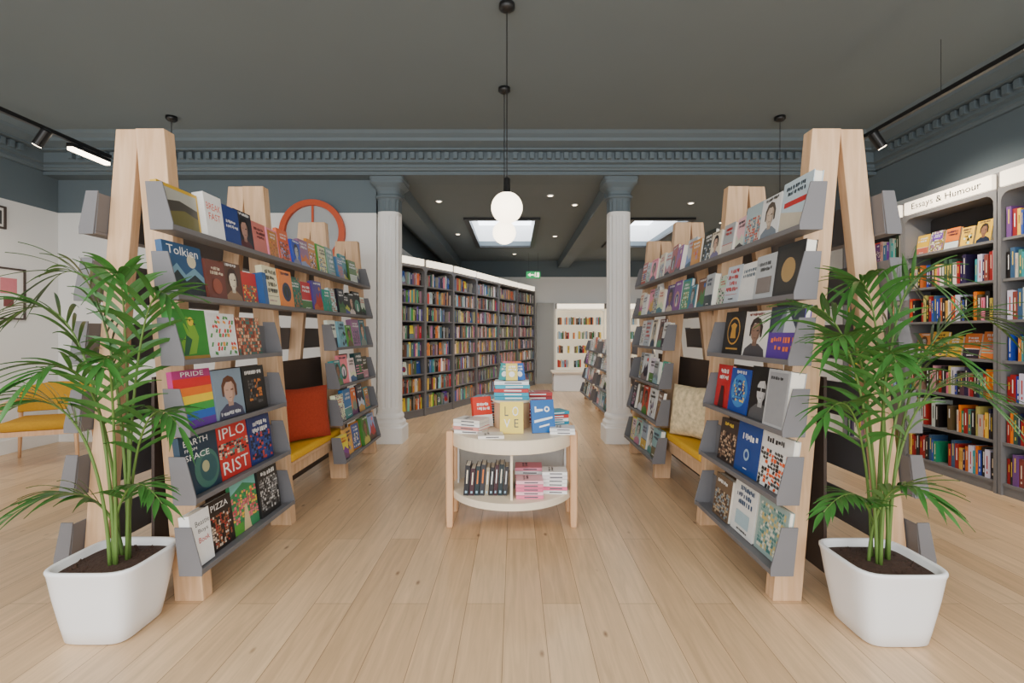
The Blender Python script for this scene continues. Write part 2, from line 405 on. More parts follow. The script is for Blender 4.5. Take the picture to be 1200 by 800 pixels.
def column(x):
    y = 6.2; T = Thing('column', 'white fluted column with moulded blue-grey capital under the beam', 'column', (x, y, 0), 'columns carrying the beam')
    def sec(r, z, flute=.0, ex=3.2):
        out = []
        for i in range(96):
            a = 2*math.pi*i/96; c, s = math.cos(a), math.sin(a)
            k = (abs(c)**ex+abs(s)**ex)**(-1/ex)
            rr = r*k*(1-flute*(max(0, math.cos(12*a+math.pi))**.6))
            out.append((x+rr*c, y+rr*s, z))
        return out
    T.part('shaft', MB().loft([sec(.142, .36), sec(.142, .42), sec(.142, .44, .07), sec(.138, 2.78, .07), sec(.138, 2.80), sec(.138, 2.84)]), M_white)
    T.part('neck', MB().loft([sec(.138, 2.84), sec(.138, 2.86, .06), sec(.138, 2.97, .06), sec(.142, 3.0)]), M_blue, 'blue-grey fluted neck')
    T.part('capital', MB().loft([sec(.15, 3.0), sec(.165, 3.015), sec(.165, 3.035), sec(.145, 3.05), sec(.148, 3.09), sec(.165, 3.13, 0, 4), sec(.19, 3.16, 0, 6), sec(.205, 3.18, 0, 9), sec(.205, 3.21, 0, 9), sec(.212, 3.22, 0, 9), sec(.212, 3.25, 0, 9)]), M_blue, 'blue-grey moulded capital')
    T.part('base', MB().loft([sec(.195, 0, 0, 12), sec(.195, .19, 0, 12), sec(.182, .205, 0, 6), sec(.186, .23), sec(.186, .25), sec(.165, .275), sec(.162, .29), sec(.168, .31), sec(.162, .335), sec(.142, .36)]), M_white)
column(-1.56); column(1.3)
struct('door_1', MB().box(.62, YB-.05, 0, 1.0, YB-.001, 2.1).box(.58, YB-.06, 0, .62, YB-.001, 2.15).box(1.0, YB-.06, 0, 1.04, YB-.001, 2.15).box(.62, YB-.06, 2.1, 1.0, YB-.001, 2.15).box(.68, YB-.06, 1.1, .94, YB-.05, 1.95).box(.68, YB-.06, .2, .94, YB-.05, .95).box(.64, YB-.1, 1.0, .67, YB-.05, 1.04), M_door)

# ------------------------------------------------------------ bookcases
def bookcase(M, W, D, H, zs, label, header=.13, text=None, material=None, inner=None, group='tall grey bookcases', gap=.004):
    material = material or M_case; inner = inner or M_casein
    base = tuple(M.translation)
    T = Thing('bookcase', label, 'bookcase', base, group)
    tk = .028
    mb = MB().box(0, 0, 0, tk, D, H, M=M).box(W-tk, 0, 0, W, D, H, M=M).box(tk, 0, H-.04, W-tk, D, H, M=M).box(tk, .02, 0, W-tk, D, zs[0]-.022, M=M)
    r = .075; top = H-.04
    for sx, s in ((tk, 1), (W-tk, -1)):
        pts = [(sx, top), (sx, top-r)]+[(sx+s*(r-r*math.cos(a)), top-r+r*math.sin(a)) for a in [math.radians(q) for q in (15, 30, 45, 60, 75, 90)]]
        mb.prism(pts, 0, D-.03, 'y', M=M)
    T.part('frame', mb, material)
    T.part('back_panel', MB().box(tk, D-.015, zs[0], W-tk, D-.002, H-.04, M=M), inner, 'darker grey back panel')
    for z in zs: T.part('shelf', MB().box(tk, .012, z-.022, W-tk, D-.015, z, M=M), material)
    T.part('header_box', MB().box(0, .03, H+.001, W, D*.6, H+header+.012, M=M), M_case)
    hb = T.part('header_sign', MB().box(gap, -.01, H+.006, W-gap, .028, H+header, M=M), M_box, 'lit cream header panel')
    if text:
        vs, fs = text_geo(text); ww = .05*len(text); hh = .08
        T.part('lettering', MB().add([(W/2+v[0]*ww, -.013, H+header/2+v[1]*hh) for v in vs], fs, M=M), M_txt, 'dark lettering', parent=hb)
    return T
def fill_row(M, x0, x1, z, rng, indiv, group, hmax=.27, pal=None, gapp=.035):
    x = x0+rng.uniform(0, .01)
    while True:
        if indiv:
            w, h, t, b, me, ink = rng.choice(POOL)
            if h > hmax: continue
            if x+t > x1: break
            m = M @ Matrix.Translation((x, .03+w/2+rng.uniform(0, .012), z+.0005)) @ Matrix.Rotation(math.radians(90), 4, 'Z')
            put_book(me, m, '%s book standing spine out on a bookcase shelf' % cname(b), group)
            x += t+.001
        else:
            if pal is None and rng.random() < .05 and x+.15 < x1:
                b, art = gen_cover(rng); q = book_mb(.13, hmax-.03, .02, b, art[:6])
                m = M @ Matrix.Translation((x+.07, .08, z+.001)) @ Matrix.Rotation(math.radians(-6), 4, 'X')
                STUFF.add(q.v, q.f, None, 0, m); STUFF.c[-len(q.f):] = q.c; x += .145; continue
            t = rng.uniform(.02, .05)
            if x+t > x1: break
            stuff_book(M @ Matrix.Translation((x, .03+rng.uniform(0, .02), z+.0005)), t, rng.uniform(.17, hmax), .14, rng, pal); x += t+.001
        if rng.random() < gapp: x += rng.uniform(.04, .14)
def face_row(M, x0, x1, z, rng, group, h=.24, cols=None):
    x = x0
    while True:
        w = rng.uniform(.13, .18)
        if x+w > x1: break
        base, art = gen_cover(rng)
        if cols: base = rng.choice(cols)
        hh = min(h, w*1.4); t = .025
        mb = book_mb(w, hh, t, base, art)
        m = M @ Matrix.Translation((x+w/2, .12, z+.001)) @ Matrix.Rotation(math.radians(-10), 4, 'X')
        put_book(mb.mesh('book', M_book), m, '%s book shown face out on a bookcase shelf' % cname(base), group)
        x += w+.02
ZR = [.1, .44, .78, 1.12, 1.46, 1.80, 2.14]
def rightM(y_far, xf=4.05): return Matrix.Translation((xf, y_far, 0)) @ Matrix.Rotation(math.radians(-90), 4, 'Z')
rb = random.Random(3)
warm = [K['yellow'], K['orange'], C(240, 190, 60), C(235, 150, 70), C(225, 180, 40)]
bookcase(rightM(6.11), .94, .28, 2.56, ZR, 'tall grey bookcase with lit header beside the far corner', gap=.03)
bookcase(rightM(5.16), 1.0, .28, 2.56, ZR, 'tall grey bookcase with lit lettered header along the wall', text='Essays & Humour', gap=.03)
bookcase(rightM(4.15), 1.05, .28, 2.56, ZR, 'tall grey bookcase with lit lettered header along the wall', text='Biography', gap=.03)
for i, z in enumerate(ZR):
    hm = .262
    M1 = rightM(5.16)
    if i in (6, 3): face_row(M1, .04, .97, z, rb, 'face-out books on the wall bookcase', cols=warm)
    else: fill_row(M1, .04, .96, z, rb, True, 'spine-out books on the wall bookcase', hm)
    M2 = rightM(4.15); fill_row(M2, .04, .32, z, rb, True, 'spine-out books on the wall bookcase', hm)
    fill_row(M2, .34, 1.0, z, rb, False, '', hm)
    fill_row(rightM(6.11), .04, .9, z, rb, False, '', hm)
pts = [(467, 494), (499, 487), (532, 479), (559, 471), (585, 463), (607, 456.5), (627, 451)]
wp = []
for px, py in pts:
    d = HC*F/(py-390); wp.append(Vector(((px-603)*d/F, d)))
ZB = [.12+.285*i for i in range(8)]
for i in range(6):
    a, b = wp[i], wp[i+1]; v = b-a; Wd = v.length-.002; ang = math.atan2(v.y, v.x)
    M = Matrix.Translation((a.x, a.y, 0)) @ Matrix.Rotation(ang, 4, 'Z')
    bookcase(M, Wd, .26, 2.43, ZB, 'tall grey bookcase full of books in the curved run', header=.11, gap=.05)
    for z in ZB: fill_row(M, .035, Wd-.035, z, rb, False, '', .235)
for k in range(2):
    Mk = Matrix.Translation((1.08+k*1.3, YB-.3, 0))
    zz = [.45, .82, 1.19, 1.56]
    bookcase(Mk, 1.28, .26, 1.98, zz, 'white wall shelving with lit header by the rear wall', header=.13, material=M_rearglow, inner=M_rearglow, group='white rear shelving', gap=.03)
    for z in zz: fill_row(Mk, .04, 1.2, z, rb, False, '', .21, [K['cream'], K['yellow'], K['orange'], K['brown'], K['pale_blue'], K['red'], B_, K['green']], .14)
T = Thing('sales_counter', 'low white counter in front of the rear wall', 'counter', (1.2, 11.6, 0))
T.part('body', MB().box(.9, 11.4, 0, 1.6, 11.9, .42), M_white, bevel=.01)
T.part('worktop', MB().box(.86, 11.36, .42, 1.64, 11.94, .46), M_ply, bevel=.005)
T = Thing('exit_sign', 'small green illuminated exit sign hanging from the ceiling', 'sign', (.45, 11.9, 2.65))
T.part('panel', MB().box(.28, 11.89, 2.66, .62, 11.91, 2.83), M_green)
pm = MB().prism([(.32, 2.745), (.38, 2.70), (.38, 2.73), (.46, 2.73), (.46, 2.76), (.38, 2.76), (.38, 2.79)], 11.884, 11.889, 'y')
pm.box(.54, 11.884, 2.69, .59, 11.889, 2.80).lathe([(.012, 0), (.012, .005)], 0, 0, 10, M=Matrix.Translation((.50, 11.889, 2.795)) @ Matrix.Rotation(math.radians(90), 4, 'X'))
pm.prism([(.485, 2.78), (.515, 2.78), (.51, 2.735), (.525, 2.69), (.51, 2.69), (.497, 2.73), (.478, 2.70), (.468, 2.71), (.487, 2.74)], 11.884, 11.889, 'y')
T.part('pictogram', pm, M_box, 'white arrow, running figure and doorway')
T.part('hanger', MB().box(.34, 11.897, 2.83, .345, 11.902, RZ).box(.56, 11.897, 2.83, .565, 11.902, RZ), M_black)

# ------------------------------------------------------------ display stands
TB = math.radians(8)
def ekA(z): return .32-.2*z/2.38
ZT = [.21, .542, .862, 1.198, 1.51, 1.838]
def leg(T, cx, s, y, ek, wd, H, side, th=.08):
    X = lambda o: cx+s*side*o
    T.part('leg', MB().prism([(X(ek(0)), 0), (X(ek(H)), H), (X(ek(H)-wd), H), (X(ek(0)-wd), 0)], y, y+th, 'y'), M_oak, bevel=.004)
def tray(T, cx, s, z0, y0, y1, ek, side, eh=.225, dp=.112):
    X = lambda o: cx+s*side*o
    ob = ek(z0)+.002; mb = MB(); P = lambda l: [(X(o), z) for o, z in l]
    mb.prism(P([(ob, z0), (ob+dp, z0), (ob+dp, z0+.026), (ob+dp-.008, z0+.026), (ob+dp-.008, z0+.013), (ob, z0+.013)]), y0, y1, 'y')
    k = .084
    mb.prism(P([(ob, z0+.013), (ob+.01, z0+.013), (ob+.01-k*.2, z0+.2), (ob-k*.2, z0+.2)]), y0, y1, 'y')
    e = P([(ob+.006, z0-.003), (ob+dp+.002, z0-.003), (ob+dp+.002, z0+.03), (ob+dp*.55, z0+eh), (ob-.018, z0+eh)])
    mb.prism(e, y0-.008, y0, 'y'); mb.prism(e, y1, y1+.008, 'y')
    T.part('shelf', mb, M_grey, bevel=.0015, seg=1)
def tray_books(cx, s, z0, y0, y1, ek, side, books, group, rng, pale=False, stuff=False, **kw):
    y = y0+.006; i = 0; ob = ek(z0)+.002
    while True:
        if i < len(books): w, h, t, base, art = books[i][:5]; lab = books[i][5] if len(books[i]) > 5 else None
        else:
            if books and not kw.get('cont', False): break
            w, h, t, base, art = rnd_face(rng, pale, kw.get('wmin', .14), kw.get('wmax', .2)); lab = None
        gen = i >= len(books)
        i += 1
        if y+w > y1: break
        lean = TB+(rng.uniform(-.01, .05) if gen else 0); yaw = rng.uniform(-5, 3) if gen else 0
        off = abs(math.sin(math.radians(yaw)))*w/2
        o = ob+.0125+h*(math.tan(lean)-.084)+off
        M = Matrix.Translation((cx+s*side*o, y+w/2, z0+.0135)) @ Matrix.Rotation(s*side*math.pi/2, 4, 'Z') @ Matrix.Rotation(math.radians(yaw), 4, 'Z') @ Matrix.Rotation(-lean, 4, 'X')
        mb = book_mb(w, h, t, base, art)
        if stuff: STUFF.add(mb.v, mb.f, None, 0, M); STUFF.c[-len(mb.f):] = mb.c; STUFF.hasc = True
        else:
            put_book(mb.mesh('book', M_book), M, lab or 'book with %s cover propped face out on a grey shelf' % cname(base), group)
        y += w+kw.get('gap', .012)+(rng.choice([0, 0, .01]) if gen else 0)
def full_stand(cx, s, label, rowsA, topA, pale, seed, ekO):
    rng = random.Random(seed); fr = [2.49, 3.47, 4.60, 5.55]
    T = Thing('display_stand', label, 'display stand', (cx, 4.0, 0), 'tall oak display stands')
    for y in fr:
        leg(T, cx, s, y, ekA, .145, 2.38, 1); leg(T, cx, s, y+.01, ekO, .115, 2.38, -1, .06)
    A = (2.33, 3.30); Bn = (4.32, 5.42)
    for i, z in enumerate(ZT):
        segs = [(A[0], 5.5)] if i >= 4 else [A, Bn]
        for a, b in segs: tray(T, cx, s, z, a, b, ekA, 1)
        for a, b in segs: tray(T, cx, s, z, a+.1, b, ekO, -1, .21, .075)
    T.part('divider_panel', MB().box(cx-.008, 2.58, .1, cx+.008, 5.55, 1.12), M_dark, 'dark central panel')
    a, b = sorted((cx+s*.012, cx+s*.27))
    T.part('bench_seat', MB().box(a, 3.56, .385, b, 4.59, .41), M_oak, bevel=.004)
    mb = MB(); a, b = sorted((cx+s*.22, cx+s*.25))
    mb.box(a, 3.56, .30, b, 4.59, .385); T.part('bench_rail', mb, M_oak)
    g = 'books propped on the oak display stand'
    for i, z in enumerate(ZT):
        if i < 4:
            tray_books(cx, s, z, A[0], A[1], ekA, 1, rowsA[i], g, rng, pale)
            tray_books(cx, s, z, Bn[0], Bn[1], ekA, 1, [], g, rng, pale, wmin=.16, wmax=.22)
        else:
            tray_books(cx, s, z, A[0], 5.5, ekA, 1, topA[i-4], g, rng, pale, cont=True, wmin=.145, wmax=.205, gap=.005)
    a, b = sorted((cx+s*.02, cx+s*.285))
    single('bench_cushion', MB().box(a, 3.58, .411, b, 4.58, .475), M_yel, 'yellow fabric seat pad on the oak bench', 'cushion', ((a+b)/2, 4.08, .411), 'yellow bench pads', True, .022, 4)
    return T
G = 'g'
def bk(w, h, t, base, art, lab=None): return (w, h, t, base, list(art), lab) if lab else (w, h, t, base, list(art))
rr = random.Random(11)
rowsL = [
 [bk(.15, .255, .05, W_, [('t', 'Beastie', .6, .78, .7, .1, B_), ('t', 'Boys', .6, .62, .5, .1, B_), ('t', 'Book', .6, .46, .55, .1, C(190, 40, 40))], 'white music book with black and red title'),
  bk(.21, .255, .03, C(40, 32, 30), [(G, .1, .06, .9, .7, 11, 11, [C(60, 40, 35), C(150, 90, 60), C(220, 200, 180), C(30, 25, 25), C(170, 60, 50)], 4), ('t', 'PIZZA', .5, .86, .7, .12, W_)], 'dark pizza cookbook with white title propped face out'),
  bk(.26, .28, .02, C(60, 140, 90), [(G, 0, .2, 1, .8, 12, 10, [C(230, 110, 130), C(70, 160, 90), C(240, 190, 70), C(210, 70, 90), C(50, 130, 80)], 9), ('p', [(.35, 0), (.65, 0), (.56, .5), (.48, .5)], C(220, 200, 150)), ('r', 0, 0, .35, .2, C(90, 160, 60)), ('p', [(0, .8), (.5, .95), (1, .8), (1, 1), (0, 1)], C(120, 190, 180))], 'green and pink illustrated garden book'),
  bk(.24, .28, .03, C(38, 38, 38), [(G, .05, .1, .95, .8, 12, 12, [C(200, 200, 198), C(90, 90, 90), C(40, 40, 40), C(140, 140, 140)], 3)]+lines(rr, .08, .92, .9, .12, W_, 1), 'black and white photographic book')],
 [bk(.29, .295, .03, C(22, 52, 72), [('c', .64, .36, .34, C(60, 110, 100)), ('c', .68, .36, .24, C(40, 84, 90)), ('c', .6, .4, .1, C(170, 170, 130)), ('t', 'EARTH', .42, .87, .64, .1, W_), ('t', 'FROM', .27, .75, .32, .05, W_), ('t', 'SPACE', .42, .63, .64, .1, W_)], 'dark blue book with planet picture and white title'),
  bk(.29, .29, .025, C(196, 44, 40), [(G, 0, .38, 1, .66, 12, 6, [C(60, 150, 140), C(230, 200, 170), C(200, 50, 40), C(40, 40, 40)], 8), ('t', 'IPLO', .5, .84, .86, .2, W_), ('t', 'RIST', .5, .2, .86, .24, W_)], 'red and teal book with large white lettering'),
  bk(.26, .28, .025, C(30, 50, 110), [(G, .05, .05, .95, .65, 10, 10, [C(30, 60, 140), C(200, 70, 50), C(20, 20, 30), C(60, 90, 150)], 2)]+lines(rr, .1, .9, .85, .12, W_, 2))],
 [bk(.29, .29, .025, C(176, 50, 120), [('r', 0, .70, 1, .86, C(215, 40, 40)), ('r', 0, .56, 1, .70, C(236, 120, 30)), ('r', 0, .42, 1, .56, C(246, 212, 40)), ('r', 0, .28, 1, .42, C(60, 160, 70)), ('r', 0, .14, 1, .28, C(40, 100, 190)), ('r', 0, 0, 1, .14, C(100, 50, 150)), ('t', 'PRIDE', .5, .93, .6, .08, W_)], 'rainbow striped book with white title'),
  bk(.27, .27, .03, C(130, 150, 168), portrait(C(204, 166, 146), C(96, 56, 34), C(70, 70, 96))+lines(rr, .1, .9, .1, .09, W_, 1), 'portrait photograph book with pale blue cover'),
  bk(.25, .27, .03, C(24, 24, 26), [(G, .2, .15, .8, .7, 8, 8, [C(40, 40, 40), C(200, 120, 50), C(90, 90, 90), C(24, 24, 26)], 2)]+lines(rr, .1, .9, .86, .1, W_, 1))],
 [bk(.28, .255, .03, C(52, 140, 50), [('p', [(.3, .1), (.62, .12), (.75, .45), (.62, .8), (.45, .86), (.35, .7), (.42, .5), (.25, .35)], C(120, 170, 50)), ('c', .56, .76, .08, C(230, 200, 50)), ('p', [(.28, .1), (.4, .1), (.55, .4), (.4, .5)], C(30, 90, 60)), ('c', .54, .78, .02, B_), ('p', [(.62, .74), (.7, .7), (.63, .68)], C(60, 50, 40)), ('r', 0, 0, 1, .08, C(170, 130, 60))], 'green book with parrot picture'),
  bk(.26, .245, .03, W_, [(G, .05, .05, .95, .95, 9, 9, [W_, C(235, 235, 230), C(220, 70, 60), C(80, 150, 80), C(240, 160, 60), W_, W_], 5)], 'white book with scattered leaf and fruit pattern'),
  bk(.26, .23, .03, C(150, 70, 50), [(G, 0, 0, 1, 1, 12, 11, [C(200, 120, 90), C(120, 60, 45), C(60, 120, 110), C(230, 190, 150)], 12)])],
]
topL = [
 [bk(.29, .27, .03, C(40, 80, 120), [('p', [(0, 0), (1, 0), (1, .3), (.75, .45), (.5, .3), (.3, .5), (0, .25)], C(30, 45, 50)), ('c', .7, .7, .12, C(210, 200, 170)), ('t', 'Tolkien', .5, .86, .8, .16, W_), ('p', [(0, .25), (.3, .5), (.5, .3), (.75, .45), (1, .3), (1, .42), (.75, .58), (.5, .42), (.3, .62), (0, .38)], C(110, 150, 170))], 'blue mountain landscape book with white title'),
  bk(.17, .22, .045, C(110, 60, 50), lines(rr, .1, .9, .8, .1, K['cream'], 2)+[('c', .5, .35, .25, C(150, 80, 60))]),
  bk(.19, .235, .03, C(90, 60, 44), portrait(K['cream'], C(60, 40, 30), C(150, 120, 90))+lines(rr, .1, .9, .93, .08, W_, 1)),
  bk(.17, .2, .03, C(200, 60, 50), [(G, .05, .05, .95, .6, 8, 8, [C(60, 130, 110), C(240, 200, 90), C(200, 60, 50)], 2)]),
  bk(.05, .21, .07, C(40, 90, 150), [])],
 [bk(.30, .225, .03, C(206, 166, 40), [('r', .05, .08, .95, .92, C(70, 66, 60)), ('p', [(.05, .08), (.95, .08), (.95, .4), (.6, .5), (.05, .35)], C(110, 104, 60)), ('p', [(.05, .6), (.5, .7), (.95, .6), (.95, .92), (.05, .92)], C(170, 170, 160))], 'yellow landscape-format book with a moorland photograph'),
  bk(.16, .25, .06, W_, [('t', 'BREAK', .5, .72, .8, .15, C(225, 80, 40)), ('t', 'FAST', .5, .5, .65, .15, C(225, 80, 40))], 'white book with orange lettering'),
  bk(.17, .23, .055, C(38, 62, 130), lines(rr, .1, .9, .6, .1, W_, 2)),
  bk(.19, .25, .03, C(46, 44, 52), portrait(C(180, 140, 125), C(20, 20, 22), C(90, 40, 44))+lines(rr, .1, .9, .93, .08, W_, 1)),
  bk(.17, .22, .03, C(205, 120, 110), lines(rr, .1, .9, .8, .1, C(90, 30, 30), 3))]]
rowsR = [
 [bk(.28, .275, .025, C(150, 172, 168), [(G, .08, .08, .92, .92, 12, 13, [C(60, 120, 120), C(200, 180, 110), C(120, 160, 150), C(220, 220, 200)], 4)], 'teal and gold decorative patterned book'),
  bk(.26, .29, .03, C(232, 232, 228), lines(rr, .1, .92, .86, .11, C(30, 70, 110), 3)+[('r', .2, .15, .8, .42, C(170, 196, 206))]+lines(rr, .2, .8, .08, .05, B_, 1), 'white book with blue lettering'),
  bk(.22, .25, .045, C(110, 90, 70), [(G, .05, .05, .95, .65, 9, 10, [C(190, 170, 140), C(80, 60, 50), C(130, 150, 160)], 6)]+lines(rr, .1, .9, .85, .1, W_, 1))],
 [bk(.29, .28, .03, C(225, 225, 222), [(G, 0, 0, 1, .7, 11, 10, [B_, C(225, 90, 30), W_, C(60, 60, 60)], 4)]+lines(rr, .08, .92, .87, .12, B_, 1), 'black, white and orange collage book'),
  bk(.27, .285, .03, C(22, 66, 140), lines(rr, .1, .9, .72, .15, W_, 1)+[('c', .5, .38, .12, C(150, 180, 205)), ('c', .5, .38, .07, C(22, 66, 140)), ('r', .42, .1, .58, .12, W_)], 'blue book with white title'),
  bk(.24, .26, .025, C(60, 48, 44), [(G, .05, .05, .95, .7, 9, 10, [C(130, 100, 80), C(40, 30, 30), C(190, 160, 130)], 6)]+lines(rr, .1, .9, .88, .1, K['yellow'], 1))],
 [bk(.2, .285, .075, C(176, 178, 180), [('r', .08, .05, .92, .95, C(150, 152, 156))]+lines(rr, .15, .85, .85, .07, B_, 1), 'thick pale grey hardback book'),
  bk(.25, .29, .03, C(20, 20, 22), portrait(C(196, 196, 196), C(8, 8, 8), C(90, 90, 92))+[('r', .32, .53, .48, .60, C(8, 8, 8)), ('r', .52, .53, .68, .60, C(8, 8, 8))], 'black and white portrait book'),
  bk(.25, .26, .03, C(30, 70, 160), [('c', .5, .5, .4, C(60, 130, 200)), ('c', .5, .5, .25, C(30, 60, 140)), (G, .2, .25, .8, .75, 8, 8, [C(100, 180, 210), C(240, 200, 80), C(30, 60, 140), C(60, 130, 200)], 3)]+lines(rr, .1, .9, .92, .09, W_, 1), 'blue illustrated book with starburst pattern'),
  bk(.2, .27, .025, C(190, 30, 34), lines(rr, .1, .9, .85, .12, W_, 2)+[('p', [(.3, 0), (.7, 0), (.6, .5), (.4, .5)], C(60, 20, 20))], 'red book with white title')],
 [bk(.31, .275, .03, C(86, 46, 150), [('p', [(0, .5), (1, .55), (1, 1), (0, 1)], C(50, 60, 76)), ('p', [(.1, .5), (.5, .97), (.85, .5)], C(190, 196, 206)), ('p', [(.1, .5), (.5, .97), (.45, .5)], C(110, 120, 136))]+lines(rr, .06, .94, .36, .13, C(235, 120, 60), 2), 'purple mountain book with orange lettering'),
  bk(.27, .26, .03, C(228, 224, 218), portrait(C(140, 108, 90), C(44, 32, 28), C(70, 66, 70))+lines(rr, .1, .9, .93, .08, C(120, 40, 40), 1)),
  bk(.27, .27, .03, C(22, 22, 24), [('c', .5, .55, .32, C(190, 140, 50)), ('c', .5, .55, .28, C(22, 22, 24)), ('p', [(.36, .38), (.64, .38), (.6, .6), (.66, .68), (.5, .74), (.34, .68), (.4, .6)], C(190, 140, 50)), ('r', .2, .12, .8, .16, C(190, 140, 50))], 'black book with gold circular emblem')]]
topR = [
 [bk(.25, .27, .055, C(24, 24, 26), [('r', .1, .1, .9, .9, C(38, 36, 34)), ('c', .5, .5, .25, C(160, 130, 80))], 'black and beige hardback book'),
  bk(.22, .25, .05, C(180, 185, 188), lines(rr, .1, .9, .8, .1, C(60, 60, 60), 2)+[('r', .15, .15, .85, .5, C(120, 110, 105))]),
  bk(.2, .24, .035, C(225, 225, 222), lines(rr, .1, .9, .8, .1, C(60, 90, 110), 2))],
 [bk(.26, .27, .045, C(190, 208, 218), [('p', [(0, 0), (1, 0), (1, .25), (0, .45)], C(200, 190, 170)), ('r', .1, .5, .9, .6, C(190, 50, 50))]+lines(rr, .1, .9, .86, .09, C(40, 50, 60), 2), 'pale blue coastal picture book'),
  bk(.2, .24, .05, C(226, 226, 224), portrait(C(200, 180, 160), C(90, 80, 70), C(120, 130, 140))+lines(rr, .1, .9, .93, .09, C(50, 50, 50), 1)),
  bk(.21, .25, .04, C(170, 190, 195), [(G, .1, .1, .9, .7, 9, 9, [C(220, 200, 180), C(110, 130, 140), C(200, 90, 60)], 3)])]]
full_stand(-1.885, 1, 'oak A-frame display stand with grey shelves and a bench', rowsL, topL, False, 21, lambda z: .31-.18*z/2.38)
full_stand(1.62, -1, 'oak A-frame display stand with pale books and a bench', rowsR, topR, True, 22, lambda z: .39-.25*z/2.38)
def low_stand(cx, s, y0, y1, seed):
    rng = random.Random(seed); Hh = 1.22
    ek = lambda z: .32-.16*z/1.22
    T = Thing('display_stand', 'low oak A-frame display stand with grey book shelves', 'display stand', (cx, (y0+y1)/2, 0), 'low oak display stands')
    for y in (y0, y1-.08):
        leg(T, cx, s, y, ek, .12, Hh, 1); leg(T, cx, s, y+.01, ek, .12, Hh, -1, .06)
    for z in (.15, .44, .73, 1.0):
        for sd in (1, -1): tray(T, cx, s, z, y0+.1, y1-.1, ek, sd, .2)
        tray_books(cx, s, z, y0+.1, y1-.1, ek, 1, [], '', rng, True, stuff=True, wmin=.15, wmax=.2)
low_stand(1.75, -1, 7.15, 8.6, 31); low_stand(1.75, -1, 8.75, 10.2, 32)

def pillow(name, c, w, h, t, rot, m, label):
    mb = MB(); n = 16; M = Matrix.Translation(c) @ rot; vs = []; fs = []
    for sd in (1, -1):
        for i in range(n+1):
            for j in range(n+1):
                u = -1+2*i/n; v = -1+2*j/n
                k = max(0, (1-u**4)*(1-v**4))**.5
                pin = 1-.06*(1-abs(u))*abs(v)-.06*(1-abs(v))*abs(u)
                vs.append((u*w/2*pin, sd*t/2*k, v*h/2*pin))
    for sd in (0, 1):
        o = sd*(n+1)**2
        for i in range(n):
            for j in range(n):
                q = (o+i*(n+1)+j, o+(i+1)*(n+1)+j, o+(i+1)*(n+1)+j+1, o+i*(n+1)+j+1); fs.append(q if sd else q[::-1])
    mb.add(vs, fs, M=M)
    single(name, mb, m, label, 'cushion', tuple(c), None, True)
Rz = lambda a: Matrix.Rotation(math.radians(a), 4, 'Z')
Rx = lambda a: Matrix.Rotation(math.radians(a), 4, 'X')
pillow('throw_pillow', Vector((-1.735, 4.0, .695)), .54, .43, .14, Rz(56) @ Rx(-8), M_org, 'rust red knitted pillow leaning on the bench')
pillow('throw_pillow', Vector((1.49, 4.1, .695)), .48, .43, .14, Rz(-60) @ Rx(-8), M_cream, 'cream patterned knit pillow leaning on the bench')

# ------------------------------------------------------------ round table
tx, ty = -.02, 3.6
T = Thing('round_table', 'round pale wood two-tier book table with oak legs', 'table', (tx, ty, 0))
T.part('table_top', MB().lathe([(.425, .565), (.437, .57), (.44, .60), (.44, .655), (.435, .66)], tx, ty, 64), M_ply)
T.part('lower_shelf', MB().lathe([(.425, .205), (.435, .21), (.435, .25), (.43, .255)], tx, ty, 64), M_ply)
T.part('divider', MB().box(tx-.008, ty-.36, .255, tx+.008, ty+.06, .565), M_ply, 'pale vertical divider')
mb = MB(); n = 28; out = []; inn = []
for i in range(n+1):
    a = math.radians(-8+196*i/n); out.append((tx+.40*math.cos(a), ty+.06+.3*math.sin(a))); inn.append((tx+.388*math.cos(a), ty+.06+.288*math.sin(a)))
mb.prism(out+inn[::-1], .255, .565, 'z'); T.part('curved_back', mb, M_white, 'white curved back panel')
for sx in (-1, 1):
    for dy in (-.15, .15):
        xx = tx+sx*.43; yy = ty+dy
        T.part('leg', MB().loft([[(xx+a*k*.026, yy+b*k*.032, z) for a, b in ((-1, -1), (1, -1), (1, 1), (-1, 1))] for k, z in ((.85, 0), (1, .1), (1, .672))]), M_oakp, bevel=.012, seg=4)
T = Thing('display_riser', 'round pale wood riser standing on the table', 'riser', (tx, ty+.06, .66))
T.part('drum', MB().lathe([(.13, .661), (.13, .845)], tx, ty+.06, 40), M_oak)
T.part('top', MB().lathe([(.14, .845), (.145, .85), (.145, .862), (.14, .865)], tx, ty+.06, 40), M_ply)
def flat_book(x, y, z, w, h, t, ang, base, art=(), lab=None, group='books stacked on the round table'):
    mb = book_mb(w, h, t, base, art, None, [(.2, .7, .35, W_ if sum(base[:3]) < 1 else C(90, 90, 95))])
    M = Matrix.Translation((x, y, z)) @ Rz(ang) @ Matrix.Rotation(math.radians(-90), 4, 'X') @ Matrix.Translation((0, 0, -h/2))
    return put_book(mb.mesh('book', M_book), M, lab or '%s book lying flat in a stack' % cname(base), group)
def stack(x, y, z, n, w, h, t, cols, ang, rng, jit=6):
    for k in range(n):
        a = ang+rng.uniform(-jit, jit); c = cols[k % len(cols)]
        flat_book(x, y, z, w, h, t, a, c, lines(rng, .15, .85, .7, .1, W_ if sum(c[:3]) < 1 else B_, 2)); z += t+.0022
    return z
rt = random.Random(5)
zt = .6605
z = stack(tx, ty+.05, .866, 5, .15, .25, .025, [C(20, 145, 175), C(20, 155, 185), C(190, 36, 36), C(30, 160, 185), C(225, 232, 235)], 90, rt, 5)
def stand_book(x, y, z, w, h, t, ang, lean, base, art, lab, group='books propped up on the round table'):
    M = Matrix.Translation((x, y, z)) @ Rz(ang) @ Rx(-lean)
    put_book(book_mb(w, h, t, base, art).mesh('book', M_book), M, lab, group)
